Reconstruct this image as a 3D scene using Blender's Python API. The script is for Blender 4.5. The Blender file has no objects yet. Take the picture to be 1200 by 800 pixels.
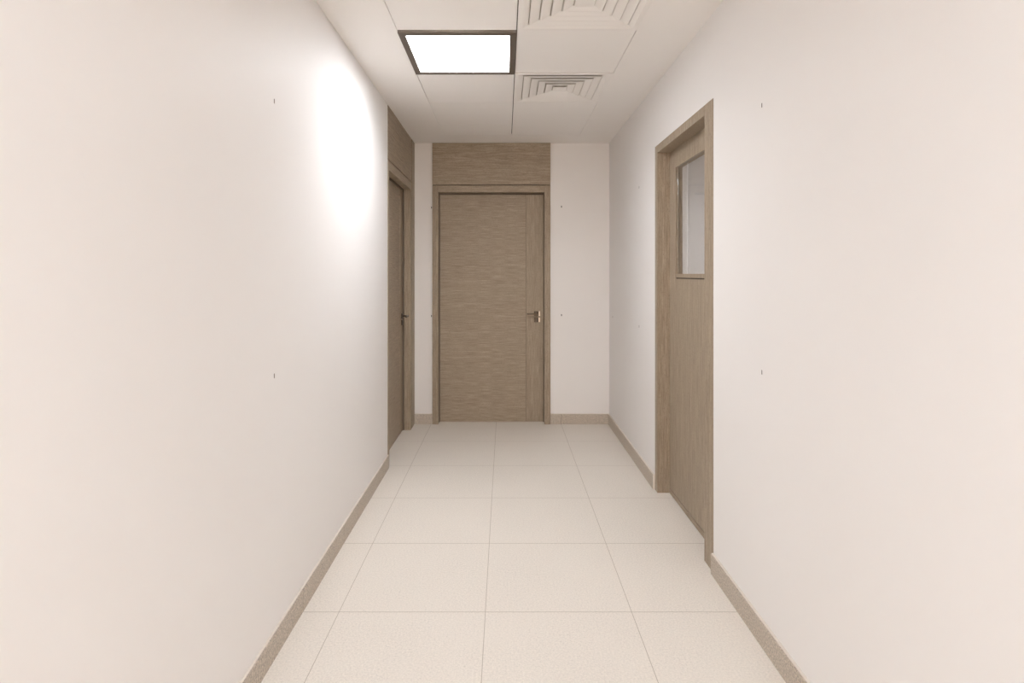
import bpy, bmesh, math
from mathutils import Vector

scene = bpy.context.scene
col = scene.collection

# ------------------------------------------------------------------ materials
def new_mat(name):
    m = bpy.data.materials.new(name); m.use_nodes = True
    nt = m.node_tree; b = nt.nodes['Principled BSDF']
    return m, nt, b

def nd(nt, typ, **kw):
    n = nt.nodes.new(typ)
    for k, v in kw.items(): setattr(n, k, v)
    return n

def mixcol(nt, fac, a, b, blend='MIX'):
    n = nd(nt, 'ShaderNodeMix', data_type='RGBA', blend_type=blend)
    for sock, v in ((n.inputs[0], fac), (n.inputs[6], a), (n.inputs[7], b)):
        if hasattr(v, 'is_output'): nt.links.new(v, sock)
        elif isinstance(v, (int, float)): sock.default_value = v
        else: sock.default_value = (*v, 1)
    return n.outputs[2]

def ramp(nt, fac, p0, p1):
    n = nd(nt, 'ShaderNodeMapRange'); nt.links.new(fac, n.inputs[0])
    n.inputs[1].default_value = p0; n.inputs[2].default_value = p1
    return n.outputs[0]

def noise(nt, vec, scale, detail=2, rough=.5):
    n = nd(nt, 'ShaderNodeTexNoise'); nt.links.new(vec, n.inputs['Vector'])
    n.inputs['Scale'].default_value = scale; n.inputs['Detail'].default_value = detail
    n.inputs['Roughness'].default_value = rough
    return n.outputs['Fac']

def mapping(nt, vec, scale):
    n = nd(nt, 'ShaderNodeMapping'); nt.links.new(vec, n.inputs['Vector'])
    n.inputs['Scale'].default_value = scale
    return n.outputs[0]

def bump(nt, b, h, strength, dist=.001):
    n = nd(nt, 'ShaderNodeBump'); nt.links.new(h, n.inputs['Height'])
    n.inputs['Strength'].default_value = strength; n.inputs['Distance'].default_value = dist
    nt.links.new(n.outputs[0], b.inputs['Normal'])

def paint(name, c, rough, amp=.012):
    m, nt, b = new_mat(name)
    tc = nd(nt, 'ShaderNodeTexCoord').outputs['Object']
    f = noise(nt, tc, 1.7, 3)
    nt.links.new(mixcol(nt, f, [v*(1-amp) for v in c], [min(1, v*(1+amp)) for v in c]), b.inputs['Base Color'])
    bump(nt, b, noise(nt, tc, 260, 2), .05)
    b.inputs['Roughness'].default_value = rough
    b.inputs['Specular IOR Level'].default_value = .1
    return m

def flat(name, c, rough, metal=0):
    m, nt, b = new_mat(name)
    tc = nd(nt, 'ShaderNodeTexCoord').outputs['Object']
    f = noise(nt, tc, 90, 2)
    nt.links.new(mixcol(nt, f, [v*.96 for v in c], [v*1.04 for v in c]), b.inputs['Base Color'])
    b.inputs['Roughness'].default_value = rough; b.inputs['Metallic'].default_value = metal
    return m

def wood(name, vertical):
    m, nt, b = new_mat(name)
    tc = nd(nt, 'ShaderNodeTexCoord').outputs['Object']
    fine = (240, 240, 7.0) if vertical else (8.0, 8.0, 240)
    mid = (60, 60, 1.0) if vertical else (1.4, 1.4, 60)
    wide = (7, 7, .35) if vertical else (.8, .8, 7)
    pore = (330, 330, 70) if vertical else (70, 70, 330)
    a = noise(nt, mapping(nt, tc, fine), 1, 3, .6)
    c = noise(nt, mapping(nt, tc, mid), 1, 3, .6)
    d = noise(nt, mapping(nt, tc, wide), 1, 2)
    p = noise(nt, mapping(nt, tc, pore), 1, 1)
    def part(f, k):
        n = nd(nt, 'ShaderNodeMath', operation='MULTIPLY'); n.inputs[1].default_value = k
        nt.links.new(f, n.inputs[0]); return n.outputs[0]
    g = mixcol(nt, ramp(nt, a, .32, .68), (.268, .207, .149), (.498, .402, .298))
    g = mixcol(nt, part(ramp(nt, c, .50, .32), .38), g, (.285, .222, .160))
    g = mixcol(nt, part(ramp(nt, c, .58, .72), .45), g, (.540, .440, .330))
    g = mixcol(nt, part(ramp(nt, d, .35, .65), .25), g, (.400, .335, .240))
    g = mixcol(nt, part(ramp(nt, p, .56, .70), .6), g, (.215, .163, .116))
    nt.links.new(g, b.inputs['Base Color'])
    bump(nt, b, a, .12)
    b.inputs['Roughness'].default_value = .5
    b.inputs['Specular IOR Level'].default_value = .35
    return m

def stone(name, c, lo, hi, scale, rough):
    m, nt, b = new_mat(name)
    tc = nd(nt, 'ShaderNodeTexCoord').outputs['Object']
    f = noise(nt, tc, scale, 3, .7); w = noise(nt, tc, 5, 3)
    g = mixcol(nt, ramp(nt, f, .3, .7), [v*lo for v in c], [v*hi for v in c])
    g = mixcol(nt, ramp(nt, w, .5, 1.2), g, [v*.97 for v in c])
    nt.links.new(g, b.inputs['Base Color'])
    bump(nt, b, f, .15)
    b.inputs['Roughness'].default_value = rough
    return m

def floor_mat():
    m, nt, b = new_mat('beige_porcelain_tile')
    tc = nd(nt, 'ShaderNodeTexCoord').outputs['Object']
    sep = nd(nt, 'ShaderNodeSeparateXYZ'); nt.links.new(tc, sep.inputs[0])
    def line(o, off, w):
        a = nd(nt, 'ShaderNodeMath', operation='SUBTRACT'); nt.links.new(o, a.inputs[0]); a.inputs[1].default_value = off
        p = nd(nt, 'ShaderNodeMath', operation='PINGPONG'); nt.links.new(a.outputs[0], p.inputs[0]); p.inputs[1].default_value = .3
        l = nd(nt, 'ShaderNodeMath', operation='LESS_THAN'); nt.links.new(p.outputs[0], l.inputs[0]); l.inputs[1].default_value = w
        return l.outputs[0]
    mx = nd(nt, 'ShaderNodeMath', operation='MAXIMUM')
    nt.links.new(line(sep.outputs[0], -.0795, .0013), mx.inputs[0]); nt.links.new(line(sep.outputs[1], 2.354, .0016), mx.inputs[1])
    speck = noise(nt, tc, 130, 4, .8); blotch = noise(nt, tc, 9, 4, .6); cloud = noise(nt, tc, 2.1, 3)
    g = mixcol(nt, ramp(nt, speck, .32, .68), FL(.84), FL(1.10))
    # sparse dark speckles, gathered in worn patches
    mm = nd(nt, 'ShaderNodeMath', operation='MULTIPLY')
    nt.links.new(ramp(nt, speck, .42, .30), mm.inputs[0]); nt.links.new(ramp(nt, blotch, .42, .62), mm.inputs[1])
    m2 = nd(nt, 'ShaderNodeMath', operation='MULTIPLY'); nt.links.new(mm.outputs[0], m2.inputs[0]); m2.inputs[1].default_value = .8
    g = mixcol(nt, m2.outputs[0], g, FL(.62))
    n = nd(nt, 'ShaderNodeMath', operation='MULTIPLY'); nt.links.new(ramp(nt, cloud, .35, .7), n.inputs[0]); n.inputs[1].default_value = .35
    g = mixcol(nt, n.outputs[0], g, FL(1.03))
    g = mixcol(nt, mx.outputs[0], g, (.50, .43, .355))
    nt.links.new(g, b.inputs['Base Color'])
    inv = nd(nt, 'ShaderNodeMath', operation='SUBTRACT'); nt.links.new(speck, inv.inputs[0]); nt.links.new(mx.outputs[0], inv.inputs[1])
    bump(nt, b, inv.outputs[0], .12)
    b.inputs['Roughness'].default_value = .5
    b.inputs['Specular IOR Level'].default_value = .4
    return m
def FL(k): return (.83*k, .765*k, .685*k)

M = {}
M['wall'] = paint('warm_white_wall_paint', (.90, .868, .842), .5)
M['ceil'] = paint('cream_ceiling_paint', (.955, .92, .885), .8)
M['tile'] = paint('cream_ceiling_tile', (.955, .92, .885), .7)
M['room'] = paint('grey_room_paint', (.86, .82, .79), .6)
M['woodH'] = wood('taupe_veneer_level_grain', False)
M['woodV'] = wood('taupe_veneer_upright_grain', True)
M['groove'] = flat('shadow_gap_liner', (.10, .075, .055), .8)
M['stone'] = stone('grey_beige_speckled_stone', (.56, .485, .405), .55, 1.4, 150, .6)
M['seal'] = paint('pale_sealant', (.80, .735, .66), .6)
M['metal'] = flat('satin_nickel', (.075, .062, .05), .34, 1)
M['bright'] = flat('edge_highlight_metal', (.86, .78, .70), .3, 1)  # pale metal that paints the highlight on the handle plates
M['seal_shade'] = flat('dark_brown_seal_shade', (.15, .115, .085), .8)  # dark brown holding the painted shade of the door recesses
M['dark'] = flat('dark_fixing', (.05, .045, .04), .6)
M['frame'] = flat('dark_brown_lamp_frame', (.14, .112, .09), .45)
M['vent'] = paint('vent_enamel', (.945, .91, .87), .5)
M['plenum'] = flat('pale_vent_backing', (.74, .69, .63), .9)
M['floor'] = floor_mat()
M['rail'] = flat('dark_ceiling_rail', (.12, .095, .075), .8)
M['joint'] = flat('baseboard_joint', (.22, .18, .14), .8)
M['plug'] = flat('grey_fixing', (.26, .22, .19), .7)
m, nt, b = new_mat('lamp_diffuser')
b.inputs['Base Color'].default_value = (.9, .9, .9, 1)
b.inputs['Emission Color'].default_value = (.91, .945, 1, 1)
b.inputs['Emission Strength'].default_value = 13
M['lamp'] = m
m2 = m.copy(); m2.name = 'cool_fill_diffuser'; b = m2.node_tree.nodes['Principled BSDF']
b.inputs['Emission Color'].default_value = (.62, .81, 1, 1)
b.inputs['Emission Strength'].default_value = 14
M['cool_fill'] = m2  # diffuser of the added fill lamps behind the camera
m = bpy.data.materials.new('clear_glass'); m.use_nodes = True; nt = m.node_tree; nt.nodes.clear()
o = nd(nt, 'ShaderNodeOutputMaterial'); gl = nd(nt, 'ShaderNodeBsdfGlass')
gl.inputs['Roughness'].default_value = 0; gl.inputs['IOR'].default_value = 1.45; gl.inputs['Color'].default_value = (.98, .98, .975, 1)
nt.links.new(gl.outputs[0], o.inputs[0])
M['glass'] = m

# ------------------------------------------------------------------ helpers
def tag(o, label=None, cat=None, group=None, kind=None):
    if label: o['label'] = label
    if cat: o['category'] = cat
    if group: o['group'] = group
    if kind: o['kind'] = kind
    return o

def empty(name, loc):
    o = bpy.data.objects.new(name, None); col.objects.link(o)
    o.location = loc; o.empty_display_size = .1
    return o

def wloc(o):
    v = Vector((0, 0, 0))
    while o: v += o.location; o = o.parent
    return v

def add_box(bm, b):
    x0, x1, y0, y1, z0, z1 = b
    v = [bm.verts.new(p) for p in ((x0,y0,z0),(x1,y0,z0),(x1,y1,z0),(x0,y1,z0),(x0,y0,z1),(x1,y0,z1),(x1,y1,z1),(x0,y1,z1))]
    for f in ((3,2,1,0),(4,5,6,7),(0,1,5,4),(1,2,6,5),(2,3,7,6),(3,0,4,7)):
        bm.faces.new([v[i] for i in f])

def finish(name, bm, mat, parent=None, bevel=0, smooth=False):
    if bevel:
        bmesh.ops.bevel(bm, geom=list(bm.edges), offset=bevel, segments=2, affect='EDGES', profile=.7)
    bmesh.ops.recalc_face_normals(bm, faces=bm.faces)
    base = wloc(parent) if parent else None
    if base is None:
        xs = [v.co.x for v in bm.verts]; ys = [v.co.y for v in bm.verts]; zs = [v.co.z for v in bm.verts]
        org = Vector(((min(xs)+max(xs))/2, (min(ys)+max(ys))/2, min(zs)))
    else:
        org = Vector((0, 0, 0))
    for v in bm.verts: v.co -= (org if base is None else base)
    me = bpy.data.meshes.new(name); bm.to_mesh(me); bm.free()
    me.materials.append(M[mat])
    if smooth:
        for p in me.polygons: p.use_smooth = True
    o = bpy.data.objects.new(name, me); col.objects.link(o)
    if parent: o.parent = parent
    else: o.location = org
    return o

def boxes(name, bs, mat, parent=None, bevel=0):
    bm = bmesh.new()
    for b in bs: add_box(bm, b)
    return finish(name, bm, mat, parent, bevel)

def struct(name, bs, mat, label, cat):
    return tag(boxes(name, bs, mat), label, cat, None, 'structure')

def bar(bm, pts, w, h):
    """rectangular bar swept along points in a level plane, mitred"""
    rings = []
    n = len(pts)
    for i, p in enumerate(pts):
        p = Vector(p)
        a = (p - Vector(pts[i-1])).normalized() if i else None
        c = (Vector(pts[i+1]) - p).normalized() if i < n-1 else None
        d = ((a or c) + (c or a)).normalized()
        s = Vector((-d.y, d.x, 0))
        k = 1 / max(.5, s.dot(Vector((-(c or a).y, (c or a).x, 0))))
        s = s*w/2*k
        u = Vector((0, 0, h/2))
        rings.append([bm.verts.new(p+s+u), bm.verts.new(p-s+u), bm.verts.new(p-s-u), bm.verts.new(p+s-u)])
    for r, q in zip(rings, rings[1:]):
        for k in range(4): bm.faces.new((r[k], r[(k+1)%4], q[(k+1)%4], q[k]))
    bm.faces.new(rings[0][::-1]); bm.faces.new(rings[-1])

# ------------------------------------------------------------------ dimensions
XL, XR, YB, HC, EYE = -.838, .967, 5.31, 2.595, 1.385
Y0 = -3.0

# floor: object origin must stay at world zero for the tile grid
bm = bmesh.new(); add_box(bm, (-1.1, 3.4, Y0-.2, 6.2, -.08, 0))
fl = finish('floor', bm, 'floor')
off = fl.location.copy()
for v in fl.data.vertices: v.co += off
fl.location = (0, 0, 0)
tag(fl, 'beige speckled tiled floor with thin grout lines', 'floor', None, 'structure')

# left wall, with the door opening
struct('wall_left', [(XL-.15, XL, Y0, 4.1045, 0, HC), (XL-.15, XL-.02, 4.1045, 5.1355, 2.203, HC),
    (XL-.15, XL-.006, 5.1355, YB+.15, 0, HC)], 'wall', 'long smooth warm white wall on the left of the corridor', 'wall')
# back wall
struct('wall_back', [(XL, -.6685, YB, YB+.15, 0, HC), (.4215, XR+.15, YB, YB+.15, 0, HC),
    (-.6685, .4215, YB+.008, YB+.15, 2.203, HC)], 'wall', 'narrow cream end wall around the double-grained door', 'wall')
# right wall
struct('wall_right', [(XR, XR+.15, Y0, 2.6595, 0, HC), (XR, XR+.15, 3.6905, YB, 0, HC),
    (XR, XR+.15, 2.6595, 3.6905, 2.2015, HC)], 'wall', 'long smooth warm white wall on the right of the corridor', 'wall')
WX0, WX1, WZ0, WZ1 = -.70, .83, .25, 2.45
struct('wall_behind', [(XL-.15, WX0, Y0-.15, Y0, 0, HC), (WX1, XR+.15, Y0-.15, Y0, 0, HC), (WX0, WX1, Y0-.15, Y0, 0, WZ0), (WX0, WX1, Y0-.15, Y0, WZ1, HC)], 'wall', 'plain white wall closing the corridor behind the viewpoint', 'wall')
wn = empty('fill_window', ((WX0+WX1)/2, Y0-.08, WZ0))  # unseen window, added to let fill light in from behind
tag(wn, 'added tall window letting fill light in behind the viewpoint', 'window', None, 'structure')
boxes('fill_window_frame', [(WX0+.001, WX0+.05, Y0-.11, Y0-.05, WZ0+.001, WZ1-.001), (WX1-.05, WX1-.001, Y0-.11, Y0-.05, WZ0+.001, WZ1-.001),
    (WX0+.05, WX1-.05, Y0-.11, Y0-.05, WZ0+.001, WZ0+.05), (WX0+.05, WX1-.05, Y0-.11, Y0-.05, WZ1-.05, WZ1-.001),
    ((WX0+WX1)/2-.02, (WX0+WX1)/2+.02, Y0-.11, Y0-.05, WZ0+.05, WZ1-.05)], 'frame', wn)
ld = bpy.data.lights.new('fill_portal', 'AREA'); ld.shape = 'RECTANGLE'; ld.size = WX1-WX0; ld.size_y = WZ1-WZ0  # portal for the world light through the added window
ld.cycles.is_portal = True
lo = bpy.data.objects.new('fill_portal', ld); col.objects.link(lo)
lo.location = ((WX0+WX1)/2, Y0-.16, (WZ0+WZ1)/2); lo.rotation_euler = (math.pi/2, 0, 0)
# the room seen through the glazed door
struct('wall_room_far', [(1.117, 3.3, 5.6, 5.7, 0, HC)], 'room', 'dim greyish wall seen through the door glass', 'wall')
struct('wall_room_pier', [(1.118, 1.385, 4.45, 5.6, 0, HC)], 'wall', 'paler wall strip at the left edge of the door glass', 'wall')
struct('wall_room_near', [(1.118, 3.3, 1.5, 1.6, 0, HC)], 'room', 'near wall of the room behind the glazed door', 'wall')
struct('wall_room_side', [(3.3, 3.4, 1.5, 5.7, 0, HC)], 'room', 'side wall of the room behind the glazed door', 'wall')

# wooden filler strip in the back left corner
tag(boxes('trim_1', [(XL-.0055, -.834, 5.156, 5.3095, 0, HC-.001)], 'woodV'),
    'narrow brown wooden filler strip in the back left corner', 'trim', None, 'structure')

# ------------------------------------------------------------------ ceiling
GX = (-.535, .06, .655)
GYE = 5.0
GY0 = -1.95
border = [(XL-.15, GX[0], Y0-.15, YB+.15, HC, HC+.05), (GX[2], XR+.15, Y0-.15, YB+.15, HC, HC+.05),
          (GX[0], GX[2], GYE, YB+.15, HC, HC+.05), (GX[0], GX[2], Y0-.15, GY0, HC, HC+.05),
          (XL-.15, XR+.15, Y0-.15, YB+.15, HC+.10, HC+.14)]
ce = struct('ceiling', border, 'ceil', 'cream ceiling with square lay-in tiles and a plain plaster border', 'ceiling')
rails = [(g-.012, g+.012, GY0, GYE, HC+.0125, HC+.0175) for g in (GX[1],)]
rails += [(GX[0]+.0005, GX[0]+.015, GY0, GYE, HC+.0125, HC+.0175), (GX[2]-.015, GX[2]-.0005, GY0, GYE, HC+.0125, HC+.0175)]
rails += [(GX[0], GX[2], GY0+.6*k-.012, GY0+.6*k+.012, HC+.018, HC+.023) for k in range(1, 12)]
boxes('ceiling_rail', rails, 'rail', ce)
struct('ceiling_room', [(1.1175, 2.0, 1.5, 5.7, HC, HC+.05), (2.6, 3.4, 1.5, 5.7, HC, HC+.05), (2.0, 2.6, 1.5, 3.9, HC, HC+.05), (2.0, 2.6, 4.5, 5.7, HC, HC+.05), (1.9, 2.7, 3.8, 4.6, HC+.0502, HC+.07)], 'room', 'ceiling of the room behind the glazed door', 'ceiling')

rows = [GY0 + .6*i for i in range(12)] + [GYE]      # ... 2.85, 3.45, 4.05, 4.65, 5.0
light_rows = {0, 2, 8}
vent_rows = {0, 1, 5, 7, 9}
gap = .0022
for i in range(len(rows)-1):
    for c in (0, 1):
        if c == 0 and i in light_rows: continue
        if c == 1 and i in vent_rows: continue
        y1 = rows[i+1]
        if c == 1 and i == 10: y1 = GYE
        if c == 1 and i == 11: continue
        g1 = .0027
        boxes('ceiling_tile', [(GX[c]+(g1 if c else gap), GX[c+1]-(gap if c else g1), rows[i]+gap, y1-gap, HC+.0005, HC+.012)], 'tile', ce, .0008)

# ------------------------------------------------------------------ ceiling lights
def ring(bm, x0, x1, y0, y1, w, z0, z1):
    add_box(bm, (x0, x1, y0, y0+w, z0, z1)); add_box(bm, (x0, x1, y1-w, y1, z0, z1))
    add_box(bm, (x0, x0+w, y0+w, y1-w, z0, z1)); add_box(bm, (x1-w, x1, y0+w, y1-w, z0, z1))

def lamp(cx, cy, label, glow='lamp'):
    t = empty('ceiling_light', (cx, cy, HC-.012)); tag(t, label, 'ceiling light', 'square ceiling panel lights')
    h = .2965
    # frame: square profile with mitred corners, open in the middle
    bm = bmesh.new()
    prof = [(h, HC+.008), (h, HC-.0105), (h-.002, HC-.012), (h-.031, HC-.012), (h-.034, HC-.009), (h-.034, HC+.008)]
    loops = []
    for a, z in prof:
        loops.append([bm.verts.new((cx+sx*a, cy+sy*a, z)) for sx, sy in ((-1,-1),(1,-1),(1,1),(-1,1))])
    for p, q in zip(loops, loops[1:]+loops[:1]):
        for k in range(4): bm.faces.new((p[k], p[(k+1)%4], q[(k+1)%4], q[k]))
    f = finish('frame', bm, 'frame', t)
    boxes('diffuser', [(cx-h+.0345, cx+h-.0345, cy-h+.0345, cy+h-.0345, HC-.007, HC+.006)], glow, t)
    if glow == 'lamp':
        ld = bpy.data.lights.new('panel_light', 'AREA'); ld.shape = 'SQUARE'; ld.size = .52; ld.energy = 8.2; ld.color = (.91, .945, 1)
        ld.spread = math.radians(150)
        lo = bpy.data.objects.new('panel_light', ld); col.objects.link(lo); lo.location = (0, 0, .012-.0085); lo.parent = t
    return t
lcx = (GX[0]+GX[1])/2
lamp(lcx, 3.155, 'glowing white square panel light in a dark brown frame on the ceiling')
lamp(lcx, -.45, 'added square fill light overhead, just behind the viewpoint', 'cool_fill')  # unseen fill lamps, added to brighten the near end of the corridor
lamp(lcx, -1.65, 'added square fill light nearest the added window, left of its neighbour', 'cool_fill')
lamp((GX[1]+GX[2])/2, -1.65, 'added square fill light nearest the added window, right of its neighbour', 'cool_fill')
lamp(2.3, 4.2, 'glowing square panel light in the room behind the glazed door')

# ------------------------------------------------------------------ vents
def vent(cx, cy, label):
    t = empty('ceiling_vent', (cx, cy, HC-.004)); tag(t, label, 'air vent', 'square louvred ceiling vents')
    def loopbox(bm, prof):
        loops = [[bm.verts.new((cx+sx*a, cy+sy*a, z)) for sx, sy in ((-1,-1),(1,-1),(1,1),(-1,1))] for a, z in prof]
        for p, q in zip(loops, loops[1:]+loops[:1]):
            for k in range(4): bm.faces.new((p[k], p[(k+1)%4], q[(k+1)%4], q[k]))
    bm = bmesh.new()
    loopbox(bm, [(.2955, HC+.006), (.2955, HC-.003), (.294, HC-.004), (.272, HC-.004), (.2445, HC+.004), (.2435, HC+.012), (.246, HC+.012), (.272, HC+.004)])
    finish('frame', bm, 'vent', t)
    boxes('backing', [(cx-.29, cx+.29, cy-.29, cy+.29, HC+.0125, HC+.0155)], 'plenum', t)
    for k in range(5):
        a = .240-.049*k
        bm = bmesh.new()
        if k < 4:
            loopbox(bm, [(a-.0015, HC-.003), (a, HC-.0015), (a-.0435, HC+.0055), (a-.0445, HC+.0045), (a-.006, HC-.003)])
        else:
            add_box(bm, (cx-a, cx+a, cy-a, cy+a, HC-.003, HC-.001))
            for v in list(bm.verts):
                if v.co.z > HC-.002:
                    v.co.x = cx+(v.co.x-cx)*.6; v.co.y = cy+(v.co.y-cy)*.6; v.co.z = HC+.008
        finish('louvre', bm, 'vent', t)
    return t
vcx = (GX[1]+GX[2])/2
vent(vcx, 2.55, 'square cream louvred ceiling vent cut off by the top of the photo')
vent(vcx, 3.75, 'square cream louvred ceiling vent nearest the end wall, beyond the panel light')

# ------------------------------------------------------------------ baseboards
def skirting(name, runs, label):
    """runs: list of (axis, face, wallpos, a0, a1, joints); stone slabs with joints and a pale sealant bead on top"""
    bs, seal, back = [], [], []
    H = .092
    for axis, face, wp, a0, a1, joints in runs:
        cuts = [a0] + [j for j in joints if a0+.02 < j < a1-.02] + [a1]
        for s, e in zip(cuts, cuts[1:]):
            s2 = s + (.0014 if s != a0 else 0); e2 = e - (.0014 if e != a1 else 0)
            lo, hi = min(face, wp), max(face, wp)
            bs.append((lo, hi, s2, e2, .0005, H) if axis == 'y' else (s2, e2, lo, hi, .0005, H))
        d = 1 if face > wp else -1
        f3 = face - d*.0015
        lo, hi = min(f3, wp), max(f3, wp)
        back += [(lo, hi, c-.0013, c+.0013, .0006, H) if axis == 'y' else (c-.0013, c+.0013, lo, hi, .0006, H) for c in cuts[1:-1]]
        f2 = face - d*.0035
        lo, hi = min(f2, wp), max(f2, wp)
        seal.append((lo, hi, a0, a1, H, H+.003) if axis == 'y' else (a0, a1, lo, hi, H, H+.003))
    o = tag(boxes(name, bs, 'stone'), label, 'baseboard', None, 'structure')
    boxes('sealant', seal, 'seal', o); boxes('joint', back, 'joint', o)
    return o
jy = [2.354+.6*k for k in range(-9, 6)]; jx = [-.678, -.0795, .522]
e = .0006
skirting('baseboard_left', [('y', XL+.0115, XL+e, Y0+.02, 4.102, jy)], 'grey beige speckled stone baseboard along the left wall')
rb = skirting('baseboard_right', [('y', .953, XR-e, Y0+.02, 2.656, jy), ('y', .953, XR-e, 3.694, YB-.013, jy)],
     'grey beige speckled stone baseboard along the right wall, broken by the door')
boxes('end_cap', [(.953, XR-e, 3.6915, 3.694, .0005, .092)], 'seal', rb)
skirting('baseboard_back', [('x', YB-.012, YB-e, -.8335, -.670, jx), ('x', YB-.012, YB-e, .423, XR-.001, jx)],
     'short grey stone baseboard at the foot of the end wall')

# ------------------------------------------------------------------ doors
def rosette(name, c, axis, s, parent):
    """square plate with a bevelled rim; axis: outward normal"""
    bm = bmesh.new(); x, y, z = c; t = .009
    if axis == '-y': add_box(bm, (x-s/2, x+s/2, y-t, y, z-s/2, z+s/2))
    else: add_box(bm, (x, x+t, y-s/2, y+s/2, z-s/2, z+s/2))
    return finish(name, bm, 'metal', parent, .0012)

# back door (door_1)
d = empty('door_1', (-.124, 5.37, 0))
tag(d, 'brown wooden door at the end of the corridor with a wide upright lock stile and tall panel above', 'door', None, 'structure')
yf, yl = 5.29, 5.37
boxes('jamb', [(-.668, -.613, yf, 5.46, .0005, 2.201)], 'woodV', d, .0015)
boxes('jamb', [(.366, .421, yf, 5.46, .0005, 2.201)], 'woodV', d, .0015)
boxes('head', [(-.6125, .3655, yf, 5.46, 2.139, 2.201)], 'woodH', d, .0015)
boxes('top_panel', [(-.668, .421, yf+.001, YB+.0075, 2.209, HC-.001)], 'woodH', d, .001)
boxes('shadow_gap', [(-.668, .421, yf+.012, YB+.0075, 2.2015, 2.2085)], 'groove', d)
leaf = boxes('leaf', [(-.6115, .1965, yl, yl+.044, .005, 2.1375)], 'woodH', d, .001)
boxes('lock_stile', [(.1995, .3645, yl, yl+.044, .005, 2.1375)], 'woodV', d, .001)
boxes('inlay_line', [(.1967, .1993, yl+.002, yl+.044, .005, 2.1375)], 'groove', leaf)
h = rosette('door_handle', (.296, yl-.0002, 1.015), '-y', .046, d)
tag(boxes('edge_highlight', [(.3192, .3262, yl-.0095, yl-.0004, .993, 1.037)], 'bright', h), 'painted edge highlight')  # bright strip stands in for the plate's edge highlight
for nm, b_ in (('seal_shade_strip', [(-.6122, .3652, yl-.014, yl-.0004, 2.126, 2.1387)]), ('seal_shade_strip', [(-.6127, -.605, yl-.014, yl-.0004, .006, 2.1255)]),
               ('seal_shade_strip', [(.3605, .3657, yl-.014, yl-.0004, .006, 2.1255)])):
    boxes(nm, b_, 'seal_shade', d)  # dark strips paint the shade line around the leaf
bm = bmesh.new(); bar(bm, [(.292, yl-.009, 1.015), (.292, yl-.052, 1.015), (.205, yl-.052, 1.015)], .012, .014)
finish('lever', bm, 'metal', h)
k = rosette('keyhole_plate', (.296, yl-.0002, .958), '-y', .044, d)
tag(boxes('edge_highlight', [(.3182, .3252, yl-.0095, yl-.0004, .937, .979)], 'bright', k), 'painted edge highlight')  # same painted glint on the keyhole plate
bm = bmesh.new(); add_box(bm, (.293, .299, yl-.0105, yl-.0092, .949, .961)); bmesh.ops.create_cone(bm, segments=16, radius1=.005, radius2=.005, depth=.0015, cap_ends=True)
for v in bm.verts[-32:]:
    pass
bm.verts.ensure_lookup_table()
for v in bm.verts[8:]:
    x, y, z = v.co; v.co = (x+.296, yl-.0098+z, .963+y)
finish('keyhole', bm, 'dark', k)

# left door (door_2)
xf, xl = -.8345, -.905
d = empty('door_2', (xl, 4.62, 0))
tag(d, 'brown wooden door set in the far end of the left wall, tall panel above', 'door', None, 'structure')
boxes('jamb', [(XL-.15, xf, 4.1055, 4.149, .0005, 2.202)], 'woodV', d, .0015)
boxes('jamb', [(XL-.15, xf, 5.092, 5.1345, .0005, 2.202)], 'woodV', d, .0015)
boxes('head', [(XL-.15, xf, 4.1495, 5.0915, 2.135, 2.202)], 'woodH', d, .0015)
boxes('top_panel', [(XL-.0195, xf-.001, 4.1055, 5.1345, 2.212, HC-.001)], 'woodH', d, .001)
boxes('shadow_gap', [(XL-.0195, xf-.012, 4.1055, 5.1345, 2.2025, 2.2115)], 'groove', d)
leaf = boxes('leaf', [(xl-.044, xl, 4.150, 4.957, .005, 2.1335)], 'woodH', d, .001)
boxes('lock_stile', [(xl-.044, xl, 4.966, 5.091, .005, 2.1335)], 'woodV', d, .001)
boxes('inlay_line', [(xl-.044, xl+.003, 4.9572, 4.9658, .005, 2.1335)], 'woodV', leaf)
boxes('seal_shade_strip', [(xl+.0004, xl+.013, 5.072, 5.0915, .006, 2.1335)], 'seal_shade', d)
boxes('seal_shade_strip', [(xl+.0004, xl+.012, 4.1497, 5.0715, 2.122, 2.1345)], 'seal_shade', d)  # dark strip carries the shade under the head
h = rosette('door_handle', (xl+.0002, 5.045, 1.017), 'x', .046, d)
bm = bmesh.new(); bar(bm, [(xl+.009, 5.045, 1.017), (xl+.055, 5.045, 1.017), (xl+.055, 4.94, 1.017)], .012, .014)
finish('lever', bm, 'metal', h)
k = rosette('keyhole_plate', (xl+.0002, 5.045, .960), 'x', .044, d)
boxes('shadow_gap', [(XL-.0055, xf-.009, 5.136, 5.1555, .0005, HC-.001)], 'groove', d)
boxes('keyhole', [(xl+.0092, xl+.0105, 5.042, 5.048, .951, .967)], 'dark', k)

# right door (door_3) with the vision panel
xf, xl = .9655, 1.046
d = empty('door_3', (xl, 3.2, 0))
tag(d, 'taupe wooden door with a tall glass vision panel in the right wall', 'door', None, 'structure')
boxes('jamb', [(xf, XR+.15, 2.6605, 2.777, .0005, 2.2005)], 'woodV', d, .0015)
boxes('jamb', [(xf, XR+.15, 3.634, 3.6895, .0005, 2.2005)], 'woodV', d, .0015)
boxes('head', [(xf, XR+.15, 2.7775, 3.6335, 2.152, 2.2005)], 'woodV', d, .0015)
a0, a1, z0, z1 = 2.90, 3.514, 1.356, 2.037
leaf = boxes('leaf', [(xl, xl+.044, 2.778, a0, .005, 2.151), (xl, xl+.044, a1, 3.633, .005, 2.151),
    (xl, xl+.044, a0, a1, .005, z0), (xl, xl+.044, a0, a1, z1, 2.151)], 'woodV', d)
boxes('glass', [(xl+.013, xl+.016, a0+.0005, a1-.0005, z0+.0005, z1-.0005)], 'glass', leaf)
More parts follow.
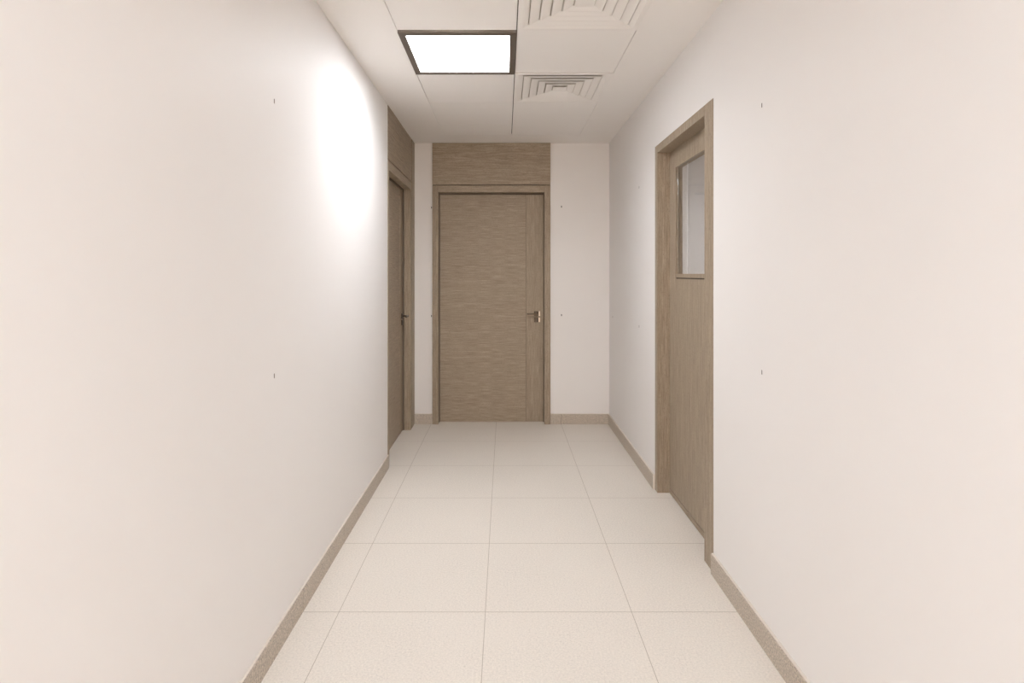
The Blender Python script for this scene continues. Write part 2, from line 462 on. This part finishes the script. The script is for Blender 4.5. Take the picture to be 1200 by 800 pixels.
boxes('glazing_bead', [(xl+.0005, xl+.0125, a0+.001, a1-.001, 1.364, 1.3865)], 'woodV', leaf, .0008)
boxes('shadow_gap', [(xl+.006, xl+.0125, a0+.001, a1-.001, z0+.0005, 1.3635)], 'groove', leaf)
ks = boxes('kick_strip', [(xl-.005, xl-.0003, 2.779, 3.1665, .004, .031), (xl-.005, xl-.0003, 3.1685, 3.632, .004, .031)], 'woodH', leaf)
# ------------------------------------------------------------------ small wall fixings
def fixing(c, n, label):
    """upright oblong plug: n = outward normal axis"""
    bm = bmesh.new(); x, y, z = c
    w, hh, t = (.0055 if n == '-y' else .0038), .009, .0012
    prof = []
    for k in range(16):
        a = 2*math.pi*k/16
        prof.append((math.cos(a)*w*.7, math.sin(a)*w*.7 + (hh-w*.7 if math.sin(a) >= 0 else -(hh-w*.7))))
    ringA, ringB = [], []
    for u, v in prof:
        if n == '-y': ringA.append(bm.verts.new((x+u, y, z+v))); ringB.append(bm.verts.new((x+u*.8, y-t, z+v*.9)))
        else:
            s = 1 if n == 'x' else -1
            ringA.append(bm.verts.new((x, y+u, z+v))); ringB.append(bm.verts.new((x+s*t, y+u*.8, z+v*.9)))
    for k in range(16): bm.faces.new((ringA[k], ringA[(k+1)%16], ringB[(k+1)%16], ringB[k]))
    bm.faces.new(ringA); bm.faces.new(ringB[::-1])
    o = finish('wall_plug', bm, 'dark' if n == '-y' else 'plug')
    tag(o, label, 'wall plug', 'small dark plugs in the corridor walls')
HI, LO = 2.013, 1.010
fixing((XL+.0001, 2.086, HI), 'x', 'tiny dark plug high on the bare left wall')
fixing((XL+.0001, 2.086, LO+.005), 'x', 'tiny dark plug at waist height on the bare left wall')
fixing((XR-.0001, 2.158, HI+.006), '-x', 'tiny dark plug high on the right wall, nearer than the glazed door')
fixing((XR-.0001, 2.158, LO+.006), '-x', 'tiny dark plug at waist height on the right wall, nearer than the glazed door')
fixing((XR-.0001, 4.13, HI-.004), '-x', 'tiny dark plug high on the right wall between the glazed door and the end wall')
fixing((XR-.0001, 4.13, LO-.002), '-x', 'tiny dark plug at waist height just beyond the glazed door')
fixing((XR-.0001, 5.14, LO-.009), '-x', 'tiny dark plug at waist height on the right wall close to the back corner')
fixing((-.6775, YB-.0001, HI-.013), '-y', 'upper tiny dark plug against the left side of the end door frame')
fixing((-.6775, YB-.0001, LO-.013), '-y', 'lower tiny dark plug against the left side of the end door frame')
fixing((.525, YB-.0001, HI-.005), '-y', 'upper tiny dark plug on the end wall right of the door')
fixing((.525, YB-.0001, LO-.005), '-y', 'lower tiny dark plug on the end wall right of the door')

# ------------------------------------------------------------------ world, camera
w = bpy.data.worlds.new('World'); scene.world = w; w.use_nodes = True
w.node_tree.nodes['Background'].inputs[0].default_value = (1, .755, .55, 1)
w.node_tree.nodes['Background'].inputs[1].default_value = 5.5  # warm world strength, feeding the added window as fill

cam = bpy.data.cameras.new('Camera'); co = bpy.data.objects.new('Camera', cam); col.objects.link(co)
co.location = (0, 0, EYE); co.rotation_euler = (math.pi/2, 0, 0)
cam.sensor_width = 36; cam.lens = 36*672.7/1200
cam.shift_x = 8.5/1200; cam.shift_y = -79/1200
cam.clip_start = .02
scene.camera = co

vs = scene.view_settings
vs.view_transform = 'Standard'; vs.look = 'None'; vs.gamma = 1; vs.use_curve_mapping = False
vs.exposure = .19
